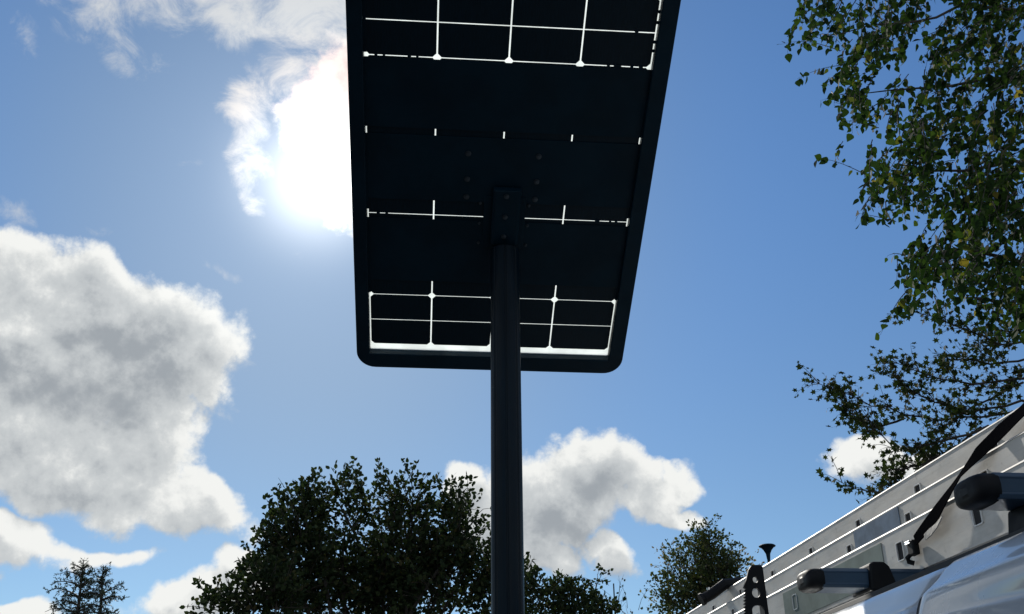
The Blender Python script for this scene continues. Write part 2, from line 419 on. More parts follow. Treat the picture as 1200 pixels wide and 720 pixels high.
# true size: full cells of 210 mm, pole of 94 mm
LS = .774; seen = set()
lamp.location = (-.028 * LS, 3.80 * LS, CAM.z * (1 - LS))
for o in lamp.children_recursive:
    if o.data.name not in seen: seen.add(o.data.name); o.data.transform(Matrix.Scale(LS, 4))
    o.location = o.location * LS
    for md in o.modifiers:
        if md.type == 'BEVEL': md.width *= LS

# ------------------------------------------------------------ van frame helpers
VA = rad(6.2)
def vempty(name, x, y, z):
    p = Matrix.Rotation(VA, 3, 'Z') @ Vector((x, y, z)); return empty(name, p, VA)
Z0 = 1.7

# ---- van body
VX, VY = 1.62, 1.9
van = vempty('parked_van', VX, VY, 0)
tag(van, 'silver van under roof bars and a ladder, only its roof edge and upper side showing', 'van')
off = (VX, VY, 0)
SIDE = [(.66, .32), (.628, .55), (.615, .9), (.622, 1.3), (.640, 1.60), (.662, 1.78), (.678, 1.865), (.684, 1.885), (.688, 1.895), (.692, 1.905), (.6955, 1.914), (.699, 1.923), (.7025, 1.931), (.7055, 1.9365), (.710, 1.9405), (.716, 1.945), (.728, 1.955), (.742, 1.970), (.757, 1.9805), (.775, 1.986)]
def side_at(f=0.0, push=0.0):
    return [(x + push, z) for x, z in SIDE]
def loft(prof_fn, ys, thick=.004):
    mb = MB(); n = None
    for y in ys:
        p = prof_fn(y); n = len(p); mb.v += [(a, y, b) for a, b in p]
    for i in range(len(ys) - 1):
        for j in range(n - 1):
            a = i * n + j; mb.f.append((a, a + 1, a + n + 1, a + n))
    return mb
SEAM = 1.375
def mirror(mb):
    k = len(mb.v); mb.v += [(2 * VX - x, y, z) for x, y, z in mb.v]; mb.f += [tuple(i + k for i in f)[::-1] for f in mb.f[:]]
    return mb
# rear quarter panel with a hollow added under its shoulder to make a dark reflection, and the sliding door ahead of the seam
def prof_rear(y):
    e = max(0, (y - (SEAM - .03)) / .03)            # rolls inwards at the seam
    b = .010 * math.exp(-((y - .9) / .5) ** 2)
    g = .5 - .5 * math.cos(math.pi * max(0, min(1, (1.36 - y) / .45)))
    wv = 1.902 - .012 * g
    return [(x + .010 * e * e + .027 * g * math.exp(-((z - wv) / .016) ** 2) - .004 * g * math.exp(-((z - 1.86) / .02) ** 2), z) for x, z in SIDE]
def prof_door(y):
    e = max(0, ((SEAM + .007 + .03) - y) / .03)
    q = []
    for x, z in SIDE:
        zz = z
        if z > 1.93: zz = z - .012 * (1 - (z - 1.93) / .06)
        q.append((x + .010 * e * e + .004, zz))
    return q
ys_r = [-1.0] + list(np.linspace(-.9, SEAM - .035, 22)) + [SEAM - .03, SEAM - .02, SEAM - .01, SEAM]
ys_d = [SEAM + .010, SEAM + .017, SEAM + .027, SEAM + .037] + list(np.linspace(SEAM + .1, 3.1, 14))
for nm, fn, ys in (('side_panel', prof_rear, ys_r), ('sliding_door', prof_door, ys_d)):
    o = loft(fn, ys).build(nm, 'paint', van, off, smooth=True)
    s_ = o.modifiers.new('solid', 'SOLIDIFY'); s_.thickness = .003; s_.offset = 1
mb = loft(lambda y: [(2 * VX - x, z) for x, z in SIDE][::-1], [-1.0, 0, 1.0, 2.0, 3.1]); mb.build('side_panel', 'paint', van, off, smooth=True)
# dark rubber behind the seam
MB().prism([(x + .0065, z) for x, z in SIDE] + [(x + .03, z) for x, z in SIDE[::-1]], SEAM + .0005, SEAM + .0095, 'y').build('door_seal', 'seal', van, off)
MB().prism([(.7745, 1.9865), (.777, 1.996), (.792, 1.997), (.7985, 1.9868)], -.98, 3.08, 'y').build('roof_shade_strip', 'seal', van, off, bevel=.001)  # added dark strip standing in for the shade under the ladder
# roof: crowned skin with raised ribs
def roofprof(y):
    xs = [.775, .790, .800, .815, .86, .94, 1.05, 1.2, 1.35, 1.62]
    zs = [1.986, 1.984, 1.986, 1.994, 2.004, 2.012, 2.018, 2.024, 2.028, 2.032]
    L = list(zip(xs, zs)); return L + [(2 * VX - x, z) for x, z in L[:-1][::-1]]
loft(roofprof, [-1.0, -.5, 0, .5, 1, 1.5, 2, 2.5, 3.1]).build('roof', 'paint', van, off, smooth=True)
for x in (1.0, 1.25, 1.5, 1.74, 1.99, 2.24):
    MB().prism([(x - .03, 2.012), (x - .022, 2.036), (x + .022, 2.036), (x + .03, 2.012)], -.6, 2.9, 'y').build('roof_rib', 'paint', van, off, bevel=.004)
# nose: windscreen, bonnet, bumper; rear doors; floor
MB().add([(.72, 3.1, 1.975), (2.52, 3.1, 1.975), (2.55, 3.75, 1.25), (.69, 3.75, 1.25)], [(0, 1, 2, 3)]).build('windscreen', 'glass', van, off)
mb = loft(lambda y: [(.66, .32), (.62 + .02 * (y - 3.1), .8), (.63 + .03 * (y - 3.1), min(1.9, 1.96 - 1.12 * (y - 3.1))), (2.61 - .03 * (y - 3.1), min(1.9, 1.96 - 1.12 * (y - 3.1))), (2.62 - .02 * (y - 3.1), .8), (2.58, .32)], [3.105, 3.4, 3.75])
mb.build('front_quarter', 'paint', van, off)
mb = MB().prism([(3.75, .35), (3.75, 1.24), (4.15, 1.12), (4.38, .85), (4.42, .35)], .66, 2.58, 'x'); mb.build('bonnet', 'paint', van, off, bevel=.05, seg=3)
for x in (.70, 2.36): MB().box(x, x + .18, 4.30, 4.43, .72, .86).build('headlight', 'steel', van, off, bevel=.02)
for s_ in (-1, 1):
    xa = VX + (s_ * .47)
    d = MB().prism(rounded(xa - .455, xa + .455, .45, 1.93, .08, 5), -1.03, -1.004, 'y').build('rear_door', 'paint', van, off, bevel=.006)
    MB().prism(rounded(xa - .36, xa + .36, 1.22, 1.78, .08, 5), -1.036, -1.031, 'y').build('rear_window', 'glass', van, off)
MB().box(.68, 2.56, -1.1, 4.3, .28, .34).build('floor_pan', 'seal', van, off)
for x, y in ((.64, -.1), (2.40, -.1), (.64, 3.45), (2.40, 3.45)):
    w = MB(); cs = [(.33 * math.cos(2 * math.pi * k / 32), .33 * math.sin(2 * math.pi * k / 32)) for k in range(32)]
    w.prism([(y + a, .33 + b) for a, b in cs], x, x + .2, 'x'); ww = w.build('wheel', 'tyre', van, off, bevel=.02)
    xx = x - .005 if x < 1 else x + .185
    MB().prism([(y + a * .62, .33 + b * .62) for a, b in cs], xx, xx + .02, 'x').build('hub_cap', 'steel', van, off, bevel=.005)

# ---- roof bars
def aero(y, z):     # cross-section in y, z: rounded, flat, with a groove above and a step in the face
    pts = []
    for k in range(17):
        a = math.pi * (k / 16 - .5) + math.pi; pts.append((y - .026 + .015 * math.cos(a), z + .0195 * math.sin(-a)))
    prof = [(y - .034, z - .0185), (y + .030, z - .0185), (y + .038, z - .012), (y + .041, z), (y + .036, z + .014), (y + .012, z + .0195),
            (y + .009, z + .014), (y - .009, z + .014), (y - .012, z + .0195), (y - .034, z + .0195), (y - .0395, z + .012), (y - .0375, z + .0095), (y - .0375, z - .010), (y - .0395, z - .0125)]
    return prof
def crossbar(y, label, xc):
    e = vempty('roof_bar', VX, y, Z0 + .3); of = (VX, y, Z0 + .3)
    tag(e, label, 'roof bar', 'black roof bars carrying the ladder')
    z = Z0 + .378
    xl, xr = xc, 2 * VX - .78
    MB().prism(aero(y, z)[::-1], xl + .028, xr - .028, 'x').build('beam', 'bar', e, of, bevel=.0015)
    for xa, s_ in ((xl + .028, -1), (xr - .028, 1)):
        m = MB(); n0 = 18
        for t, sc_ in ((0, 1.03), (.45, 1.03), (.68, .99), (.84, .90), (.94, .76), (.99, .55), (1.0, .25)):
            for k in range(n0):
                a = 2 * math.pi * k / n0; ca, sa = math.cos(a), math.sin(a)
                m.v.append((xa + s_ * (.032 * t - .004), y + .041 * sc_ * math.copysign(abs(ca) ** .6, ca), z + .0205 * sc_ * math.copysign(abs(sa) ** .6, sa)))
        for i in range(6):
            for k in range(n0):
                a = i * n0 + k; b = i * n0 + (k + 1) % n0; m.f.append((a, b, b + n0, a + n0))
        m.f.append(tuple(range(n0))); m.f.append(tuple(range(6 * n0, 7 * n0))[::-1])
        ec = m.build('end_cap', 'rubber', e, of, smooth=True)
        for pi in (-1, -2): ec.data.polygons[len(ec.data.polygons) + pi].use_smooth = False
    for xa in ((.865 if y < 1.6 else .945), 2 * VX - .945):
        f = MB().prism([(xa - .012, 2.000), (xa + .10, 2.006), (xa + .085, 2.030), (xa + .075, z - .018), (xa, z - .018), (xa - .006, 2.03)], y - .036, y + .036, 'y').build('foot', 'rubber', e, of, bevel=.004)
        MB().lathe([(.008, 0), (.008, .01), (.005, .014)], 10, (xa + .03 - 0, y - .045, 2.022)).build('foot_bolt', 'steel', e, of)
    return e
b1 = crossbar(2.015, 'black roof bar with the ladder clamp on it, lower in view on the van roof', .795)
b2 = crossbar(1.345, 'black roof bar nearest the camera, its rounded end jutting out beside the strap', .785)
b3 = crossbar(2.70, 'black roof bar hidden low behind the toothed bracket', .78)
# rubber sleeve on the middle bar
e = vempty('bar_stop', .94, 2.015, Z0 + .378); of = (.94, 2.015, Z0 + .378)
tag(e, 'chunky black stop block wrapped round the middle roof bar beside the ladder', 'ladder stop')
MB().prism([(.916, Z0 + .352), (.921, Z0 + .405), (.930, Z0 + .409), (.952, Z0 + .409), (.962, Z0 + .400), (.975, Z0 + .352)], 2.015 - .047, 2.015 + .047, 'y').build('block', 'rubber', e, of, bevel=.004)
for dx in (-.005, .012): MB().box(.93 + dx, .938 + dx, 1.958, 1.968, Z0 + .335, Z0 + .352).build('fixing_bolt', 'steel', e, of, bevel=.001)

# ---- triple ladder
LX0 = 1.04; ladder = vempty('extension_ladder', LX0, 2.0, Z0 + .398); of = (LX0, 2.0, Z0 + .398)
tag(ladder, 'triple aluminium extension ladder lying flat on the roof bars of the van', 'ladder')
RP = .3145; RY = 2.0665
def ladder_section(x, w, z, h, ya, yb, ry, hw, hh, tube_m='alu_edge'):
    """one ladder section lying flat: two stiles and its rungs; x is the outer face of the near stile"""
    ys = []; k = math.ceil((ya + .12 - ry) / RP)
    while ry + k * RP < yb - .1: ys.append(ry + k * RP); k += 1
    zc = z + h / 2
    sec = None
    for side in (0, 1):
        m = MB()
        def bx(xa, xb, *r):
            if side: xa, xb = x + (x + w) - xb, x + (x + w) - xa
            m.box(xa, xb, *r)
        t = .0035; prev = ya
        for y in ys:
            bx(x, x + t, prev, y - hw, z + .004, z + h - .004)
            bx(x, x + t, y - hw, y + hw, z + .004, zc - hh); bx(x, x + t, y - hw, y + hw, zc + hh, z + h - .004)
            prev = y + hw
        bx(x, x + t, prev, yb, z + .004, z + h - .004)
        # flanges with a rolled lip standing proud of the web
        for za, zb in ((z, z + .0040), (z + h - .0040, z + h)):
            bx(x + (.0037 if za > z else -.0015), x + .027, ya, yb, za, zb)
        lip = [(x - .0012, z + h - .0052), (x + .0036, z + h - .0002), (x + .0036, z + h - .0052)]
        if side: lip = [(2 * x + w - a, b) for a, b in lip][::-1]
        m.prism(lip, ya, yb, 'y')
        if sec is None: sec = o = m.build('ladder_section', ['alu'], ladder, of)
        else: o = m.build('stile', ['alu'], sec); o.matrix_parent_inverse = Matrix.Identity(4); o.location = (0, 0, 0); o.data.transform(Matrix.Translation(-Vector(of)))
    rung = None
    for y in ys:
        if rung is None:
            m = MB()
            # hollow rung: four walls, its ends flared over the outside of the stile
            R_ = rounded(-hw, hw, -hh, hh, .005, 4); r_ = rounded(-hw + .0016, hw - .0016, -hh + .0016, hh - .0016, .0036, 4)
            n_ = len(R_)
            for xa, xb in ((-.0028, w + .0028),):
                m.add([(xa, *p) for p in R_] + [(xb, *p) for p in R_] + [(xa, *p) for p in r_] + [(xb, *p) for p in r_],
                      [q for i in range(n_) for j in ((i + 1) % n_,) for q in ((i, j, n_ + j, n_ + i), (2 * n_ + j, 2 * n_ + i, 3 * n_ + i, 3 * n_ + j), (j, i, 2 * n_ + i, 2 * n_ + j), (n_ + i, n_ + j, 3 * n_ + j, 3 * n_ + i))])
            nb = len(m.f)
            m.box(.0005, .0035, -hw + .0005, hw - .0005, -hh + .0005, hh - .0012); m.box(w - .0035, w - .0005, -hw + .0005, hw - .0005, -hh + .0005, hh - .0012)  # dark plugs just inside the ends, coloured as the shade of the hollow
            rung = m.build('rung', [tube_m, 'hollow_shade'], sec, loc=(x - of[0], y - of[1], zc - of[2]))
            for pi in range(nb, len(m.f)): rung.data.polygons[pi].material_index = 1
        else: share(rung, 'rung', sec, (x - of[0], y - of[1], zc - of[2]))
    return sec
ladder_section(1.040, .46, Z0 + .3985, .1045, -.9, 4.75, RY, .0155, .0195)
ladder_section(1.0705, .398, Z0 + .470, .094, -.85, 4.80, RY, .0145, .016)
ladder_section(1.1010, .337, Z0 + .5305, .094, -.8, 4.30, RY - .004, .0145, .0165)
# stickers on the stiles
MB().box(1.0683, 1.0703, 2.105, 2.345, Z0 + .508, Z0 + .5565).build('sticker', 'sticker', ladder, of, bevel=.0004)
MB().box(1.0383, 1.0398, 2.150, 2.78, Z0 + .408, Z0 + .487).build('sticker', 'sticker_g', ladder, of, bevel=.0004)

# ---- toothed bracket on the third bar
br = vempty('ladder_bracket', .93, 2.70, Z0 + .40); of = (.93, 2.70, Z0 + .40)
tag(br, 'black toothed upright bracket with round holes standing against the ladder', 'bracket')
def bracket_mesh():
    xl, xr = .888, .957           # in van x (width) and z (height)
    z0, z1 = Z0 + .345, Z0 + .543
    left = []
    n = 17
    for k in range(n):
        t0 = k / n; za = z0 + (z1 - .055 - z0) * t0; zb = z0 + (z1 - .055 - z0) * (t0 + .55 / n)
        xx = xl - .006 + .016 * t0
        left += [(xx + .0045, za), (xx - .001, zb)]
    outline = [(xr + .004, z0)] + left[:0]
    L = left + [(xl + .017, z1 - .040), (xl + .026, z1 - .014), (xl + .034, z1 - .003), (xl + .040, z1), (xr - .008, z1), (xr - .003, z1 - .006)]
    poly = L + [(xr - .001, z1 - .12), (xr + .004, z0)]
    holes = [([(.930 + .0072 * math.cos(a), Z0 + .504 + .0082 * math.sin(a)) for a in np.linspace(0, 2 * math.pi, 14, endpoint=False)]),
             ([(.928 + .0108 * math.cos(a), Z0 + .470 + .0125 * math.sin(a)) for a in np.linspace(0, 2 * math.pi, 16, endpoint=False)]),
             ([(.929 + .0165 * math.cos(a), Z0 + .425 + .014 * math.sin(a)) for a in np.linspace(0, math.pi, 12)] + [(.9125, Z0 + .36), (.9455, Z0 + .36)])]
    cu_ = bpy.data.curves.new('bracket_outline', 'CURVE'); cu_.dimensions = '2D'; cu_.fill_mode = 'BOTH'; cu_.extrude = .004
    for pl in [poly] + holes:
        sp = cu_.splines.new('POLY'); sp.points.add(len(pl) - 1); sp.use_cyclic_u = True
        for i, (a, b) in enumerate(pl): sp.points[i].co = (a - of[0], b - of[2], 0, 1)
    tmp = bpy.data.objects.new('t', cu_); me = bpy.data.meshes.new_from_object(tmp); bpy.data.objects.remove(tmp)
    me.transform(Matrix.Rotation(rad(90), 4, 'X')); return me
bme = bracket_mesh(); bme.materials.clear(); bme.materials.append(MT['rubber'])
bo = bpy.data.objects.new('toothed_plate', bme); C.objects.link(bo); bo.parent = br; bo.location = (0, -.02, 0)
MB().box(.946, .955, 2.684, 2.716, Z0 + .40, Z0 + .530).build('spine', 'rubber', br, of, bevel=.002)
MB().box(.900, .985, 2.66, 2.74, Z0 + .3985, Z0 + .406).build('foot_plate', 'rubber', br, of)

# ---- padded hold-down bar across the far end of the ladder
hd = vempty('hold_down_bar', .86, 3.45, Z0 + .625); of = (.86, 3.45, Z0 + .625)
tag(hd, 'black padded bar clamped across the far end of the ladder', 'clamp bar')
m = MB(); m.tube([(1.012, 3.45, Z0 + .586), (1.04, 3.45, Z0 + .600), (1.09, 3.45, Z0 + .634), (1.16, 3.45, Z0 + .642), (1.55, 3.45, Z0 + .642)], .018, 12); m.build('pad', 'rubber', hd, of, bevel=.003)
MB().tube([(1.002, 3.45, Z0 + .581), (1.011, 3.45, Z0 + .5855)], .021, 14).build('end_cap', 'rubber', hd, of)
MB().tube([(1.035, 3.45, Z0 + .605), (1.032, 3.45, Z0 + .622)], .007, 8).build('clamp_bolt', 'steel', hd, of)
MB().box(1.50, 1.54, 3.43, 3.47, Z0 + .40, Z0 + .636).build('clamp_leg', 'rubber', hd, of)

# ---- ratchet strap over the ladder, and its buckle
st = vempty('ratchet_strap', 1.03, 2.02, Z0 + .45); of = (1.03, 2.02, Z0 + .45)
tag(st, 'twisted black ratchet strap pulled down over the ladder beside the roof bar', 'strap')
def ribbon(path, widths, twist, th=.0022):
    """path: (x,y,z); the band's width direction turns about the path by the twist angle (degrees)"""
    m = MB(); P = [Vector(p) for p in path]; n = len(P)
    for i, p in enumerate(P):
        d = (P[min(i + 1, n - 1)] - P[max(i - 1, 0)]).normalized()
        nx = Vector((1, 0, 0)); w = d.cross(nx).normalized(); q = Matrix.Rotation(rad(twist[i]), 3, d)
        w = q @ w; u = d.cross(w).normalized(); hw_ = widths[i] / 2
        m.v += [tuple(p + w * hw_ + u * th / 2), tuple(p - w * hw_ + u * th / 2), tuple(p - w * hw_ - u * th / 2), tuple(p + w * hw_ - u * th / 2)]
    for i in range(n - 1):
        for j in range(4): m.f.append((i * 4 + j, i * 4 + (j + 1) % 4, i * 4 + 4 + (j + 1) % 4, i * 4 + 4 + j))
    m.f += [(3, 2, 1, 0), (4 * n - 4, 4 * n - 3, 4 * n - 2, 4 * n - 1)]
    return m
def vat(px, py, X):
    """van-frame point where the sight line meets the plane x = X"""
    v = cr * (px - 600) + cu * (360 - py) + cf * 1200
    Ri = Matrix.Rotation(-VA, 3, 'Z'); o_ = Ri @ CAM; d_ = Ri @ v
    return o_ + d_ * ((X - o_.x) / d_.x)
key = [(1214, 466, 1.085, .030, 20), (1196, 484, 1.08, .032, 25), (1172, 506, 1.07, .034, 15), (1146, 532, 1.055, .028, 8), (1126, 556, 1.04, .018, 30), (1112, 578, 1.03, .024, 20), (1098, 600, 1.026, .030, 8), (1083, 620, 1.024, .027, 5), (1069, 638, 1.024, .018, 0)]
pth, wid, tw = [], [], []
for i in range(len(key) - 1):
    for k in range(4):
        t = k / 4; a = key[i]; b = key[i + 1]
        q = [a[j] * (1 - t) + b[j] * t for j in range(5)]
        pth.append(vat(q[0], q[1], q[2])); wid.append(q[3]); tw.append(q[4])
top = pth[0].copy()
pre = [(1.46, top.y - .10, Z0 + .66), (1.28, top.y - .05, Z0 + .655), (1.13, top.y - .02, Z0 + .640)]
ribbon(pre + pth, [.032] * 3 + wid, [80, 80, 60] + tw).build('webbing', 'strap', st, of)
# grey inner face / folded tail near the buckle
q = [vat(a, b, 1.022) for a, b in ((1104, 606), (1098, 616), (1090, 624), (1084, 630))]
ribbon(q, [.005, .012, .016, .012], [30, 20, 10, 0]).build('loose_tail', 'webbing', st, of)
bk = vat(1066, 643, 1.022)
MB().box(1.022, 1.037, bk.y - .014, bk.y + .012, bk.z - .014, bk.z + .016).build('buckle', 'rubber', st, of, bevel=.003)
MB().tube([(1.020, bk.y - .010, bk.z + .012), (1.020, bk.y + .010, bk.z + .012)], .003, 8).build('ratchet_pin', 'steel', st, of)
MB().tube([(1.026, bk.y + .008, bk.z - .010), (1.022, bk.y + .016, bk.z - .016), (1.026, bk.y + .022, bk.z - .022), (1.036, bk.y + .018, bk.z - .026)], .005, 6).build('hook', 'rubber', st, of)

# ------------------------------------------------------------ distant post lamp
pl = at(899, 640, 25); pe = empty('post_lamp', (pl.x, pl.y, 0))
tag(pe, 'slim dark post lamp with a flat mushroom head showing above the ladder', 'street lamp')
zt = pl.z - .02
MB().lathe([(.055, 0), (.05, 1.5), (.038, zt - .30)], 12).build('post', 'lamp_paint', pe, smooth=False)
MB().lathe([(.04, zt - .30), (.055, zt - .17), (.10, zt - .08), (.17, zt + .0)], 20).build('shade', 'lamp_paint', pe)
MB().lathe([(.195, zt), (.205, zt + .02), (.17, zt + .045), (.05, zt + .055)], 20).build('cap', 'lamp_paint', pe)

# ------------------------------------------------------------ vegetation
LEAF_OVAL = [(0, 0), (.30, .28), (.30, .62), (0, 1), (-.30, .62), (-.30, .28)]
LEAF_BIRCH = [(0, 0), (.30, .10), (.42, .30), (.30, .58), (0, 1.0), (-.30, .58), (-.42, .30), (-.30, .10)]
LEAF_LOBED = [(0, 0), (.12, .22), (.46, .16), (.30, .42), (.52, .72), (.20, .66), (0, 1.0), (-.20, .66), (-.52, .72), (-.30, .42), (-.46, .16), (-.12, .22)]
LEAF_QUAD = [(0, 0), (.32, .45), (0, 1), (-.32, .45)]

def leaf_mesh(name, P, Dr, S, shape, m, fold=.12):
    """one mesh of many leaves: base points P, tip directions Dr, lengths S; each leaf is cupped a little"""
    n = len(P); k = len(shape); sh = np.array(shape)
    Dr = Dr / np.linalg.norm(Dr, axis=1, keepdims=True)
    rv = rng.normal(size=(n, 3)); U = np.cross(Dr, rv); U /= np.linalg.norm(U, axis=1, keepdims=True); N = np.cross(U, Dr)
    zz = np.abs(sh[:, 0]) * fold - fold * .6 * sh[:, 1] ** 2
    V = P[:, None, :] + S[:, None, None] * (U[:, None, :] * sh[None, :, 0:1] + Dr[:, None, :] * sh[None, :, 1:2] + N[:, None, :] * zz[None, :, None])
    me = bpy.data.meshes.new(name); me.vertices.add(n * k); me.vertices.foreach_set('co', V.reshape(-1).astype(np.float32))
    me.loops.add(n * k); me.loops.foreach_set('vertex_index', np.arange(n * k, dtype=np.int32))
    me.polygons.add(n); me.polygons.foreach_set('loop_start', np.arange(0, n * k, k, dtype=np.int32))
    me.update(calc_edges=True); me.validate(); me.materials.append(MT[m]); return me

def leaf_obj(name, P, Dr, S, shape, m, parent, kind=None):
    me = leaf_mesh(name, np.array(P) - np.array(parent.location), np.array(Dr), np.array(S), shape, m)
    o = bpy.data.objects.new(name, me); C.objects.link(o); o.parent = parent
    if kind: o['kind'] = kind
    return o

def wood(mb, a, b, r0, r1, bend=.12, n=4, sides=6):
    a, b = Vector(a), Vector(b); L = (b - a).length; pts = []
    o1 = Vector([random.uniform(-1, 1) for _ in range(3)]) * L * bend
    for i in range(n + 1):
        t = i / n; pts.append(a.lerp(b, t) + o1 * math.sin(math.pi * t) + Vector((0, 0, L * bend * .4 * math.sin(math.pi * t))))
    mb.tube(pts, [r0 + (r1 - r0) * i / n for i in range(n + 1)], sides, cap=False); return pts

def far_tree(name, blobs, depth, label, leafm='far_leaf', dens=1.0, leaf=.13, up=.7, base_px=None, group=None, cat='tree', twig=.62, bare=0, squash=.9, shape=LEAF_OVAL, nl=(9, 17)):
    """broadleaf tree: limbs run from the trunk to each foliage mass; sprigs of leaves fill the masses and poke out of them"""
    bl = []
    for px, py, rx, ry in blobs:
        c = at(px, py, depth); mpp = (c - CAM).dot(cf) / 1200
        bl.append((c + Vector((0, random.uniform(-.25, .25) * rx * mpp, 0)), rx * mpp, ry * mpp * 1.05, min(rx, ry) * mpp * squash + .2))
    bx_ = base_px if base_px else sum(b[0] for b in blobs) / len(blobs)
    p = at(bx_, 715, depth); e = empty(name, (p.x, p.y, 0)); tag(e, label, cat, group)
    low = min(b[0].z for b in bl)
    wd_ = MB(); h0 = max(.5, low * .45); top = Vector((0, 0, h0)); hh_ = max(b[0].z + b[2] for b in bl)
    wood(wd_, (0, 0, 0), top, hh_ * .024, hh_ * .016, .02, 5, 10)
    P, Dr, S = [], [], []
    for c, rx, rz, ry in bl:
        c2 = Vector((c.x - p.x, c.y - p.y, c.z))
        limb = wood(wd_, top, c2, hh_ * .010, hh_ * .002, .10, 6, 6)
        vol = rx * ry * rz
        ns = int(dens * 26 * (rx * rz) / (twig * leaf * 3.2)) + 6
        for k in range(ns):
            d = Vector([random.gauss(0, 1) for _ in range(3)]).normalized(); r = random.random() ** .42
            q = Vector((d.x * rx * r, d.y * ry * r, d.z * rz * r)) + c
            # thin out by a coarse 3D pattern so that sky shows through between clumps
            from mathutils import noise as mn
            if mn.noise(q * (1.1 / twig)) < -.14 - .12 * (1 - r): continue
            dr = (Vector((d.x, d.y, d.z)) * .8 + Vector((0, 0, up)) + Vector([random.gauss(0, .35) for _ in range(3)])).normalized()
            L = twig * random.uniform(.6, 1.25); q2 = q + dr * L
            if random.random() < .28 or r > .8: wood(wd_, c2.lerp(q - p * 1 + Vector((0, 0, p.z)), .55), Vector((q2.x - p.x, q2.y - p.y, q2.z)), leaf * .10, leaf * .035, .1, 3, 3)
            for j in range(random.randint(*nl)):
                if random.random() < bare: continue
                t = random.random() ** .8
                sp = leaf * .95 * (1.15 - t)
                P.append(q + dr * (L * t) + Vector([random.gauss(0, sp) for _ in range(3)]))
                Dr.append(dr * .7 + Vector([random.gauss(0, .7) for _ in range(3)])); S.append(leaf * random.uniform(.65, 1.2))
    wd_.build('trunk', 'bark', e)
    leaf_obj('crown', P, Dr, S, shape, leafm, e, 'stuff')
    return e

oak = [(362, 650, 52, 66), (398, 592, 22, 34), (372, 596, 16, 26), (345, 592, 13, 26), (350, 630, 24, 34), (405, 622, 23, 40), (308, 618, 8, 22), (312, 650, 12, 22), (330, 672, 24, 32), (466, 588, 17, 28), (484, 585, 12, 26), (474, 618, 22, 34),
       (475, 660, 48, 50), (537, 598, 17, 26), (556, 610, 12, 24), (540, 632, 32, 34), (556, 650, 22, 45), (545, 690, 48, 50), (440, 682, 60, 42), (510, 690, 60, 50), (420, 690, 100, 50), (345, 700, 60, 40), (590, 700, 26, 40)]
far_tree('oak_tree', oak, 24, 'broad dark oak tree rising behind the lamp post, several tops', dens=1.65, leaf=.13, base_px=440, twig=.62)
far_tree('thicket_tree', [(300, 708, 40, 22), (262, 716, 26, 14), (325, 700, 26, 26)], 22, 'low dark tree spreading out below the left side of the oak', dens=2.0, leaf=.12, base_px=280, twig=.5)
far_tree('hedge_tree', [(622, 700, 18, 24), (640, 708, 24, 18), (668, 712, 22, 16), (690, 722, 30, 12)], 21, 'dark leafy bush just right of the lamp post', dens=2.2, leaf=.10, base_px=640, twig=.38)
far_tree('slender_tree', [(698, 702, 11, 18), (700, 682, 6, 14), (699, 722, 18, 16)], 21, 'slender young tree with a thin pointed top between two bushes', dens=.5, leaf=.08, base_px=699, twig=.30, nl=(5, 9))
far_tree('bare_shrub', [(742, 716, 24, 22), (722, 722, 14, 14)], 21, 'thin twiggy shrub with few leaves beside the slender tree', dens=.5, leaf=.06, base_px=738, twig=.55, bare=.80, up=1.3, nl=(4, 7))
far_tree('feathery_shrub', [(665, 700, 10, 18)], 21.6, 'feathery shrub with arching sprays behind the dark bush', dens=.4, leaf=.08, base_px=666, twig=.35, nl=(5, 9), up=.5)
rnd = [(828, 660, 27, 34), (842, 680, 30, 36), (812, 682, 30, 40), (852, 700, 34, 34), (800, 710, 36, 30), (828, 636, 12, 16)]
far_tree('round_tree', rnd, 26, 'rounded green tree behind the toothed bracket and ladder end', 'round_leaf', dens=1.5, leaf=.085, base_px=828, twig=.42)
far_tree('autumn_tree', [(790, 688, 14, 32), (784, 712, 18, 22), (866, 672, 14, 26), (782, 664, 8, 14)], 27.5, 'sparse brown leaved tree showing beside the rounded green tree', 'brown_leaf', dens=.34, leaf=.08, base_px=800, twig=.5, bare=.35, up=1.0)
# a lone stake beside the shrub
sp = at(719, 684, 21.2); se = empty('thin_mast', (sp.x, sp.y, 0)); tag(se, 'thin straight mast standing up between the shrubs', 'mast')
MB().tube([(0, 0, 0), (0, 0, sp.z)], [.028, .013], 6).build('shaft', 'bark', se)

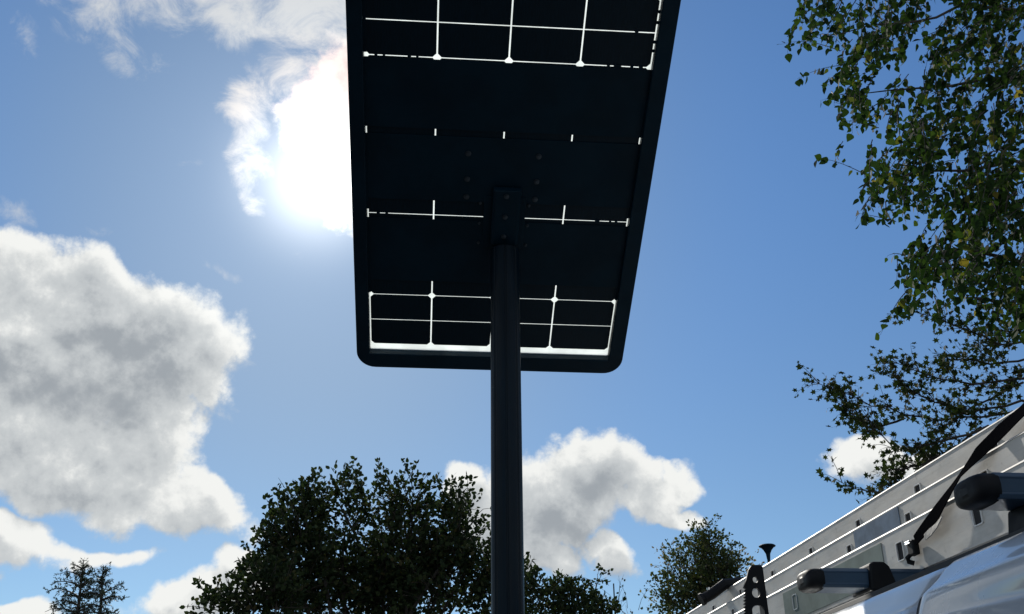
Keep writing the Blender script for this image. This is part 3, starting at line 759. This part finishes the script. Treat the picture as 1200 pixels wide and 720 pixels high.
# cedars at the far left: leaning leader, level arching boughs with drooping sprays
def conifer(px0, py0, pxb, depth, boughs, label, group):
    tp = at(px0, py0, depth); b = at(pxb, 760, depth); mpp = (tp - CAM).dot(cf) / 1200
    e = empty('cedar_tree', (b.x, b.y, 0)); tag(e, label, 'conifer', group)
    w = MB(); P, Dr, S = [], [], []
    tl = Vector((tp.x - b.x, tp.y - b.y, tp.z)); bl_ = Vector((0, 0, b.z))
    w.tube([(0, 0, 0), bl_, bl_.lerp(tl, .5) + Vector((.05, 0, 0)), tl], [.22, .10, .05, .015], 8)
    for (py, dx0, dx1, dy) in boughs:
        t = (760 - py) / (760 - py0); a = bl_.lerp(tl, t)
        for k in range(3):
            yy = random.uniform(-.9, .9) * abs(dx1) * mpp * .6 if k else 0
            x_ = dx1 * (1 if k == 0 else random.uniform(-.8, .9))
            end = a + Vector((x_ * mpp, yy, dy * mpp)); mid = a.lerp(end, .55) + Vector((0, 0, abs(x_) * mpp * .14))
            pts = [a, a.lerp(mid, .5) + Vector((0, 0, .03)), mid, mid.lerp(end, .5) + Vector((0, 0, .05)), end]
            w.tube(pts, [.034, .024, .018, .012, .006], 5, cap=False)
            L = (end - a).length
            for j in range(int(L / .055)):
                s = random.random(); i = min(3, int(s * 4)); q = Vector(pts[i]).lerp(Vector(pts[i + 1]), s * 4 - i)
                dd = Vector((random.gauss(0, .55) + (end - a).normalized().x * .4, random.gauss(0, .5), -random.uniform(.1, .7) if random.random() < .6 else .4)).normalized()
                ln = random.uniform(.10, .34) * (1.15 - s * .5)
                w.tube([q, q + dd * ln], [.006, .003], 3, cap=False)
                for h in range(13):
                    P.append(Vector((b.x, b.y, 0)) + q + dd * ln * random.random()); Dr.append(dd + Vector([random.gauss(0, .6) for _ in range(3)])); S.append(random.uniform(.06, .12))
    for j in range(150):
        t = random.uniform(.35, 1.0); q = bl_.lerp(tl, t); dd = Vector((random.gauss(0, 1), random.gauss(0, 1), .5)).normalized()
        P.append(Vector((b.x, b.y, 0)) + q + dd * random.uniform(0, .12)); Dr.append(dd); S.append(random.uniform(.08, .14))
    w.build('trunk', 'bark', e)
    leaf_obj('crown', P, Dr, S, [(0, 0), (.14, .5), (0, 1), (-.14, .5)], 'needle', e, 'stuff')
conifer(98, 656, 83, 34, [(668, 0, -12, 4), (672, 0, 10, -4), (676, 0, -24, 3), (682, 0, 14, 0), (688, 0, -34, 2), (690, 0, 10, 4), (700, 0, -38, 6), (702, 0, 26, 3), (710, 0, -28, 2), (714, 0, 34, -2), (720, 0, -36, 2), (724, 0, 34, 0), (732, 0, -40, 0), (738, 0, 40, 0)],
        'leaning cedar with level boughs and drooping sprays, taller of the far pair', 'cedars on the far side')
conifer(121, 663, 112, 35, [(674, 0, 9, 6), (680, 0, -7, 4), (686, 0, -16, 3), (688, 0, 10, 4), (700, 0, 24, 12), (698, 0, -14, -4), (706, 0, 26, 3), (712, 0, -22, 0), (722, 0, 22, 0), (735, 0, -24, 0)],
        'thin ragged cedar with an upturned bough, shorter of the far pair', 'cedars on the far side')

# ---- near birch: hanging sprays from limbs that come in from the trunk outside the picture
def inside(poly, x, y):
    c = False; n = len(poly)
    for i in range(n):
        (xa, ya), (xb, yb) = poly[i], poly[i - 1]
        if (ya > y) != (yb > y) and x < (xb - xa) * (y - ya) / (yb - ya) + xa: c = not c
    return c
def spray(P, Dr, S, tw, a, b, leaf, step, droop, r=.0035, alt=True):
    """a twig from a to b with leaves set along it on both sides"""
    a, b = Vector(a), Vector(b); L = (b - a).length; n = 5; pts = []
    o1 = Vector([random.uniform(-1, 1) for _ in range(3)]) * L * .07
    for i in range(n + 1):
        t = i / n; pts.append(a.lerp(b, t) + o1 * math.sin(math.pi * t) + Vector((0, 0, L * .10 * math.sin(math.pi * t))))
    tw.tube(pts, [r * (1.2 - t / n) for t in range(n + 1)], 4, cap=False)
    k = max(2, int(L / step))
    for j in range(k + 1):
        t = .12 + .88 * j / k; i = min(n - 1, int(t * n)); q = pts[i].lerp(pts[i + 1], t * n - i)
        sd_ = 1 if j % 2 else -1; dirv = (pts[i + 1] - pts[i]).normalized()
        sv = dirv.cross(Vector((random.gauss(0, 1), random.gauss(0, 1), random.gauss(0, 1)))).normalized()
        d = dirv * .5 + sv * .8 + Vector((0, 0, -droop)) + Vector([random.gauss(0, .25) for _ in range(3)])
        d.normalize(); P.append(q + d * leaf * .22); Dr.append(d); S.append(leaf * random.choice((.55, .75, .9, 1.0, 1.1)) * random.uniform(.85, 1.15))
        tw.tube([q, q + d * leaf * .25], [.0012, .0009], 3, cap=False)
    return pts

def near_tree(name, label, cat, trunk, limbs, sprays, shape, m, leaf, step, droop, bark, hang, trunk_r):
    e = empty(name, (trunk[0], trunk[1], 0)); tag(e, label, cat)
    tw = MB(); base = Vector((trunk[0], trunk[1], 0))
    P, Dr, S = [], [], []
    for a, b in sprays: spray(P, Dr, S, tw, a, b, leaf, step, droop)
    for pts, r0, r1 in limbs:
        n = len(pts); tw.tube(pts, [r0 + (r1 - r0) * i / (n - 1) for i in range(n)], 6, cap=False)
    tw.v = [(x - base.x, y - base.y, z) for x, y, z in tw.v]
    tw.build('branches', bark, e)
    MB().tube([(0, 0, 0), (.05, .02, 2.5), (-.03, .05, 5.5), (.02, 0, trunk[2])], [trunk_r, trunk_r * .85, trunk_r * .6, trunk_r * .2], 14).build('trunk', bark, e)
    # those that show largest become leaves of their own
    def big(i):
        q = Vector(P[i]) - CAM; z = q.dot(cf); x = 600 + 1200 * q.dot(cr) / z; y = 360 - 1200 * q.dot(cu) / z
        return S[i] / z * (1 if (5 < x < 1195 and 5 < y < 715) else .01)
    order = sorted(range(len(P)), key=big, reverse=True); sel = order[:300]; rest = order[300:]
    sh = np.array(shape); protos = []
    for v in range(3):
        f = (.10, .16, .05)[v]
        me = bpy.data.meshes.new('leaf')
        me.from_pydata([(x, y, abs(x) * f * 2 - f * y * y) for x, y in shape], [], [tuple(range(len(shape)))]); me.materials.append(MT[m]); protos.append(me)
    for i in sel:
        d = Vector(Dr[i]).normalized(); u = d.cross(Vector([random.gauss(0, 1) for _ in range(3)])).normalized(); nn = u.cross(d)
        o = bpy.data.objects.new('leaf', protos[i % 3]); C.objects.link(o); o.parent = e
        mm = Matrix((u * S[i], d * S[i], nn * S[i])).transposed().to_4x4(); mm.translation = Vector(P[i]) - base; o.matrix_local = mm
    leaf_obj('foliage', [P[i] for i in rest], [Dr[i] for i in rest], [S[i] for i in rest], shape, m, e, 'stuff')
    return e

BP = [(945, -60), (932, 15), (916, 52), (938, 84), (960, 96), (968, 122), (985, 150), (985, 180), (958, 188), (1000, 205), (1003, 245), (1030, 255), (1042, 285), (1040, 320), (1052, 340), (1030, 390), (1058, 366), (1078, 352), (1100, 372), (1128, 368), (1150, 392), (1180, 400), (1215, 440), (1300, 440), (1300, -60)]
def edge_dist(x, y):
    best = 1e9; n = len(BP)
    for i in range(n):
        a = Vector(BP[i]); b = Vector(BP[i - 1]); p = Vector((x, y)); t = max(0, min(1, (p - a).dot(b - a) / (b - a).length_squared)); best = min(best, (p - (a + (b - a) * t)).length)
    return best
sprays = []
cnt = 0
while cnt < 1180:
    x = random.uniform(915, 1290); y = random.uniform(-55, 435)
    if not inside(BP, x, y): continue
    ed = edge_dist(x, y) if x < 1180 else 60
    if ed < 16 and random.random() < .35: continue
    if x > 1205 and random.random() < .5: continue
    if x < 1105 and random.random() < .22: continue
    if math.sin(x * .055 + y * .031) + math.sin(y * .07 - x * .02) < (-.85 if x < 1120 else -1.3): continue
    cnt += 1
    dep = random.uniform(5.6, 7.9); b = at(x, y, dep)
    L = random.uniform(.16, .42)
    a = b + Vector((random.uniform(.0, .8), random.uniform(-.4, .4), random.uniform(.3, 1.2))).normalized() * L
    sprays.append((a, b))
# long tip sprays that reach out of the outline
for (xa, ya, xb, yb, dep) in ((985, 60, 916, 52, 6.3), (1000, 75, 935, 92, 6.2), (985, 20, 935, 28, 6.4), (1015, 205, 957, 186, 6.3), (1050, 260, 1003, 250, 6.2), (1010, 110, 962, 118, 6.6), (1065, 340, 1032, 392, 6.0), (1060, 300, 1040, 300, 6.3), (1030, 150, 985, 140, 6.0),
                             (1090, 340, 1060, 368, 6.4), (1120, 350, 1095, 376, 6.5), (990, 0, 958, -2, 6.4), (1020, 230, 1008, 262, 6.1), (1100, 300, 1062, 320, 6.1)):
    sprays.append((at(xa, ya, dep + .05), at(xb, yb, dep)))
tb = (5.6, 6.9, 11.5)
limbs = []
for (z0_, pts) in ((3.2, ((1260, 330), (1150, 290), (1075, 300))), (3.8, ((1280, 200), (1160, 190), (1040, 215))), (4.4, ((1280, 110), (1150, 90), (1010, 110))), (5.0, ((1270, 20), (1130, 10), (985, 40))), (3.0, ((1260, 400), (1180, 360), (1110, 350))), (5.8, ((1290, -70), (1180, -60), (1050, -40)))):
    pp = [Vector((tb[0], tb[1], z0_))] + [at(a, b, 6.7) for a, b in pts]
    fine = []
    for i in range(len(pp) - 1):
        for k in range(4): fine.append(pp[i].lerp(pp[i + 1], k / 4) + Vector([random.uniform(-.04, .04) for _ in range(3)]))
    fine.append(pp[-1]); limbs.append((fine, .030, .004))
near_tree('birch_tree', 'overhanging birch tree with hanging green and yellowing leaves above the van', 'tree', tb, limbs, sprays, LEAF_BIRCH, 'birch_leaf', .066, .036, .75, 'birch_bark', 1, .16)

# ---- darker lobed-leaf tree whose lower boughs reach in over the ladder
mb_lines = [[(1230, 470), (1150, 492), (1080, 490), (1020, 474), (960, 450)], [(1220, 440), (1140, 452), (1090, 440), (1052, 426)], [(1160, 500), (1100, 520), (1050, 525), (1000, 486)], [(1200, 470), (1130, 484), (1080, 466), (1042, 438)],
            [(1075, 592), (1050, 586), (1030, 580), (987, 566)], [(1120, 525), (1080, 545), (1055, 550), (1046, 566)], [(1210, 420), (1160, 425), (1120, 420), (1110, 432)], [(1220, 400), (1170, 402), (1125, 384), (1072, 366)],
            [(1150, 500), (1100, 540), (1064, 548)], [(1200, 450), (1150, 470), (1110, 500), (1090, 530)], [(1220, 380), (1180, 390), (1150, 412)], [(1060, 492), (1030, 500), (1010, 490), (985, 468)], [(1210, 500), (1170, 512), (1140, 522)], [(1240, 330), (1190, 350), (1160, 378)], [(1240, 430), (1200, 438), (1170, 455)]]
sprays = []; limbs = []
tm = (8.2, 9.6, 9.0)
for ln in mb_lines:
    dep = 9.0 + random.uniform(-.5, .5); pp = [at(a, b, dep) for a, b in ln]
    fine = []
    for i in range(len(pp) - 1):
        for k in range(3): fine.append(pp[i].lerp(pp[i + 1], k / 3) + Vector([random.uniform(-.02, .02) for _ in range(3)]))
    fine.append(pp[-1]); limbs.append((fine, .012, .003))
    lone = ln[0] == (1075, 592)
    for i in range(2 if not lone else 5, len(fine)):
        for k in range(2 if lone else 5):
            d = (fine[i] - fine[i - 1]).normalized() + Vector([random.gauss(0, .55) for _ in range(3)]); d.normalize()
            a = fine[i]; sprays.append((a, a + d * random.uniform(.10, .30)))
for z_, tgt in ((3.4, 0), (4.0, 7), (3.6, 1), (3.5, 3), (4.3, 13), (3.3, 12)):
    limbs.append(([Vector((tm[0], tm[1], z_)), Vector((tm[0], tm[1], z_)).lerp(limbs[tgt][0][0], .5) + Vector((0, 0, .25)), limbs[tgt][0][0]], .05, .013))
near_tree('field_maple_tree', 'dark small leaved branches reaching over the ladder beneath the birch', 'tree', tm, limbs, sprays, LEAF_LOBED, 'maple_leaf', .060, .040, .25, 'bark', 0, .2)
